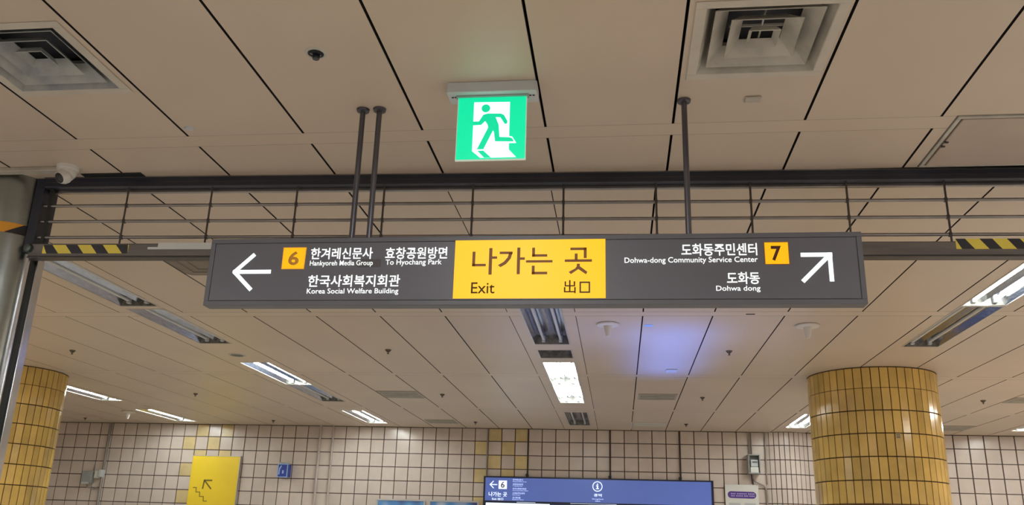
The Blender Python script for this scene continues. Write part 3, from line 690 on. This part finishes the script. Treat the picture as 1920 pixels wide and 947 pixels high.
# ---------------------------------------------------------------- on the back wall
YW = 16.922
bd = thing('stair_sign_board', (-7.87, YW, 1.4), 'tall yellow board with stair arrow on the back wall', 'sign')
MB().box(-8.36, -7.385, YW-.05, YW+.005, 1.1, 2.972).build('board', M_BOARD, bd, bevel=.004)
MB().box(-7.385, -7.372, YW-.055, YW, 1.1, 2.978).box(-8.366, -7.372, YW-.055, YW, 2.972, 2.982).build('edge_trim', M_TRIM, bd)
strokes([[(-8.063, 2.51), (-7.895, 2.51)], [(-8.055, 2.52), (-8.072, 2.345)], [(-8.06, 2.515), (-7.90, 2.348)]], .026, YW-.054, YW-.05, 'arrow', M_OLIVE, bd)
strokes([[(-8.274, 2.368), (-8.205, 2.368)], [(-8.205, 2.375), (-8.198, 2.285)], [(-8.205, 2.285), (-8.118, 2.285)], [(-8.122, 2.292), (-8.115, 2.2)], [(-8.12, 2.203), (-8.03, 2.203)], [(-8.034, 2.21), (-8.028, 2.115)], [(-8.034, 2.118), (-7.953, 2.118)]], .013, YW-.054, YW-.05, 'stair_line', M_OLIVE, bd)
bs = thing('blue_phone_sign', (-6.44, YW, 2.6), 'small blue box sign on the back wall, right of the yellow board', 'sign')
MB().box(-6.53, -6.34, YW-.20, YW, 2.60, 2.835).build('box', M_BLUE, bs, bevel=.006)
MB().frame_xz(-6.535, -6.335, 2.588, 2.842, .014, YW-.206, YW-.19).build('pale_edge', M_BLUEL, bs)
MB().prism_xz([(-6.515, 2.64), (-6.49, 2.64), (-6.485, 2.74), (-6.455, 2.80), (-6.47, 2.815), (-6.505, 2.76)], YW-.206, YW-.2).prism_xz([(-6.44, 2.66), (-6.41, 2.66), (-6.41, 2.72), (-6.44, 2.72)], YW-.206, YW-.2).build('phone_symbol', M_BLUEL, bs)
for x in (-6.50, -6.44, -6.375): MB().box(x-.006, x+.006, YW-.2, YW, 2.835, 2.868).build('bracket', M_PALEG, bs)
def pipe(x, z0, z1, r, m, label, cat='pipe', y=YW-.03, group=None):
    return tag(MB().tube([(x, y, z0), (x, y, z1)], r, 10).build('conduit_pipe', m, smooth=True), label, cat, group)
pipe(-5.81, 0, ZC, .022, M_PIPE, 'thin conduit pipe on the back wall, left of a parallel pair by the posters')
pipe(-5.55, 0, ZC, .018, M_PIPE, 'thin conduit pipe on the back wall, right of a parallel pair by the posters')
pipe(-10.21, 0, ZC, .026, M_CABLE, 'grey conduit pipe running down beside the grey junction box')
pipe(-2.49, 2.72, ZC, .014, M_CABLE, 'thin conduit dropping to the left corner of the display')
# left junction box
jb = thing('junction_box', (-10.47, YW, 2.4), 'grey junction box with cable, far left on the back wall', 'box')
MB().box(-10.60, -10.38, YW-.12, YW, 2.40, 2.635).build('body', M_GREY, jb, bevel=.01)
MB().box(-10.575, -10.42, YW-.125, YW-.1, 2.385, 2.425).build('base_cap', M_PALEG, jb)
MB().tube([(-10.42, YW-.04, 2.63), (-10.40, YW-.03, 2.80)], .008, 8).build('cable', M_CABLE, jb)
MB().tube([(-10.50, YW-.05, 2.40), (-10.48, YW-.05, 2.33), (-10.35, YW-.04, 2.30), (-10.26, YW-.03, 2.33)], .012, 8).build('cable', M_CABLE, jb)
wb = thing('wall_sensor_box', (-10.27, YW, 2.52), 'small white box mounted right of the grey junction box', 'box')
MB().box(-10.345, -10.25, YW-.10, YW-.03, 2.50, 2.645).build('body', M_PWHITE, wb, bevel=.008)
MB().box(-10.24, -10.18, YW-.14, YW, 2.52, 2.665).build('cover', M_PALEG, wb, bevel=.006)
# posters
for x0, x1, m, lb in ((-4.585, -3.640, M_POST1, 'framed poster left of the display, left of two, violet and sky blue'), (-3.568, -2.618, M_POST2, 'framed blue poster directly beside the display, right of two')):
    p = thing('framed_poster', ((x0+x1)/2, YW, 1.5), lb, 'poster')
    MB().frame_xz(x0, x1, 1.0, 2.243, .028, YW-.035, YW-.005).build('frame', M_PFR, p, bevel=.003)
    MB().box(x0+.02, x1-.02, YW-.02, YW-.008, 1.02, 2.225).build('print', m, p)
# information display
tv = thing('information_display', (-.4, YW-.05, 1.5), 'wide dark-framed blue information display on the back wall, showing exit 6', 'display')
YT = 16.87
MB().box(-2.535, 1.712, YT, YT+.05, 1.2, 2.705).build('bezel', M_NAVY, tv, bevel=.004)
hd = MB().box(-2.50, 1.668, YT-.004, YT, 2.262, 2.678).build('header_screen', M_HEAD, tv)
MB().box(-2.48, -1.28, YT-.004, YT, 1.25, 2.222).build('white_screen', M_HGLOW, tv)
MB().box(-1.26, 1.65, YT-.004, YT, 1.25, 2.222).build('dark_screen', M_HDARK, tv)
MB().box(-1.9, -1.55, YT-.006, YT-.003, 2.238, 2.244).box(-.9, -.05, YT-.006, YT-.003, 2.240, 2.245).build('glint_strip', M_HTEXT, tv)
strokes([[(-2.412, 2.551), (-2.275, 2.551)], [(-2.412, 2.549), (-2.345, 2.615)], [(-2.412, 2.553), (-2.341, 2.485)]], .016, YT-.007, YT-.004, 'arrow', M_HTEXT, hd)
n6 = MB().box(-2.248, -2.092, YT-.007, YT-.004, 2.474, 2.627).build('number_tile', M_HTEXT, hd)
text('6', -2.205, -2.135, 2.495, 2.607, YT-.009, M_NAVY, hd, .012)
text('나가는 곳', -2.431, -2.084, 2.335, 2.420, YT-.006, M_HTEXT, hd, .02)
text('Exit 出口', -2.364, -2.154, 2.270, 2.314, YT-.006, M_HTEXT, hd, .02)
for i, (k, e, xk, xe) in enumerate((('한겨레신문사', 'Hankyoreh Media Group', -1.787, -1.723), ('효창공원방면', 'To Hyochang Park', -1.787, -1.795), ('한국사회복지회관', 'Korea Social Welfare Building', -1.726, -1.685),
                                   ('도화동주민센터', 'Dohwa dong', -1.752, -1.835), ('도화동', 'Dohwa dong', -1.825, -1.767))):
    zt = 2.662-.0812*i
    text(k, -1.982, xk, zt-.034, zt, YT-.006, M_HTXTF, hd, .02); text(e, -1.982, xe, zt-.062, zt-.042, YT-.006, M_HTXTF, hd, .02)
ic = MB().lathe([(.078, 0), (.093, 0), (.093, .003), (.078, .003)], (-.40, YT-.007, 2.557), 32, 'y'); ic.f = ic.f[:-2]
n = len(ic.v)-128
ic.f += [(96+i+n, 96+(i+1) % 32+n, (i+1) % 32+n, i+n) for i in range(32)]
ic.box(-.412, -.388, YT-.007, YT-.004, 2.515, 2.572).box(-.425, -.388, YT-.007, YT-.004, 2.562, 2.574).box(-.428, -.372, YT-.007, YT-.004, 2.510, 2.522).box(-.412, -.388, YT-.007, YT-.004, 2.585, 2.608)
ic.build('information_symbol', M_HTEXT, hd)
text('공덕', -.468, -.321, 2.375, 2.426, YT-.006, M_HTEXT, hd, .02)
text('Gongdeok', -.501, -.285, 2.315, 2.343, YT-.006, M_HTXTF, hd, .015)
text('Station', -.44, -.35, 2.285, 2.308, YT-.006, M_HTXTF, hd, .015)
for i, x in enumerate((-1.718, -.17, 1.119)):
    c_ = MB().lathe([(.025, -.02), (.03, -.01), (.03, .02)], (x, YT+.02, 2.735), 14, 'y').box(x-.02, x+.02, YT+.01, YT+.05, 2.70, 2.745)
    k = c_.build('clamp', M_SLOT, tv)
    MB().tube([(x, YT+.03, 2.74), (x, YW-.015, 2.90), (x, YW-.015, ZC)], .010, 8).build('cable', M_GROUT, k)
# meter box
mbx = thing('meter_box', (2.44, YW, 2.84), 'grey meter box with clear cover above the white notice board', 'meter')
MB().box(2.335, 2.55, YW-.05, YW, 2.835, 3.18).frame_xz(2.335, 2.55, 2.835, 3.18, .02, YW-.20, YW-.05).build('case', M_GREY, mbx, bevel=.004)
MB().box(2.385, 2.515, YW-.16, YW-.05, 2.96, 3.085).build('meter_body', M_PALEG, mbx, bevel=.006)
MB().box(2.41, 2.50, YW-.165, YW-.155, 3.03, 3.055).build('readout', M_DARKG, mbx)
MB().box(2.37, 2.515, YW-.185, YW-.05, 2.852, 2.955).build('terminal_cover', M_PWHITE, mbx, bevel=.005)
MB().tube([(2.39, YW-.03, 3.18), (2.385, YW-.03, ZC)], .012, 8).build('cable', M_CABLE, mbx)
MB().tube([(2.43, YW-.03, 3.18), (2.425, YW-.03, ZC)], .012, 8).build('cable', M_CABLE, mbx)
MB().tube([(2.42, YW-.06, 2.84), (2.425, YW-.05, 2.76), (2.46, YW-.05, 2.71), (2.54, YW-.04, 2.67), (2.61, YW-.035, 2.64), (2.65, YW-.03, 2.58), (2.655, YW-.03, 2.45), (2.655, YW-.03, 1.2)], .015, 10).build('cable', M_CABLE, mbx, smooth=True)
MB().tube([(2.40, YW-.05, 2.84), (2.405, YW-.04, 2.66)], .010, 8).build('cable', M_GROUT, mbx)
pipe(2.675, 2.66, ZC, .011, M_CABLE, 'thin cable beside the rounded column, right of the meter box', 'cable')
nb = thing('notice_board', (2.21, YW, 2.0), 'white notice board with purple oval heading under the meter box', 'sign')
MB().box(1.915, 2.51, YW-.045, YW, 1.3, 2.645).build('board', M_PWHITE, nb, bevel=.004)
ov = [(2.04+.06*math.cos(a)-.02, 2.468+.06*math.sin(a)) for a in [math.pi/2+math.pi*i/12 for i in range(13)]]+[(2.405+.06*math.cos(a), 2.463+.06*math.sin(a)) for a in [-math.pi/2+math.pi*i/12 for i in range(13)]]
oo = MB().prism_xz(ov, YW-.048, YW-.045).build('purple_heading', M_PURP, nb)
mb = MB()
for zz, ws in ((2.485, (3, 6, 4)), (2.447, (3, 5, 3, 4))):       # lettering too small to read in the photograph
    x = 2.015
    st = .425/(sum(ws)+.6*(len(ws)-1))
    for wd in ws:
        for i in range(wd):
            h = random.uniform(.008, .011); mb.box(x+.003, x+st*.78, YW-.0495, YW-.048, zz-h, zz+h); x += st
        x += st*.6
mb.build('lettering', M_LILAC, oo)
MB().box(1.975, 2.18, YW-.047, YW-.045, 1.5, 2.325).box(2.25, 2.45, YW-.047, YW-.045, 1.5, 2.325).build('grey_panel', M_LGREY, nb)
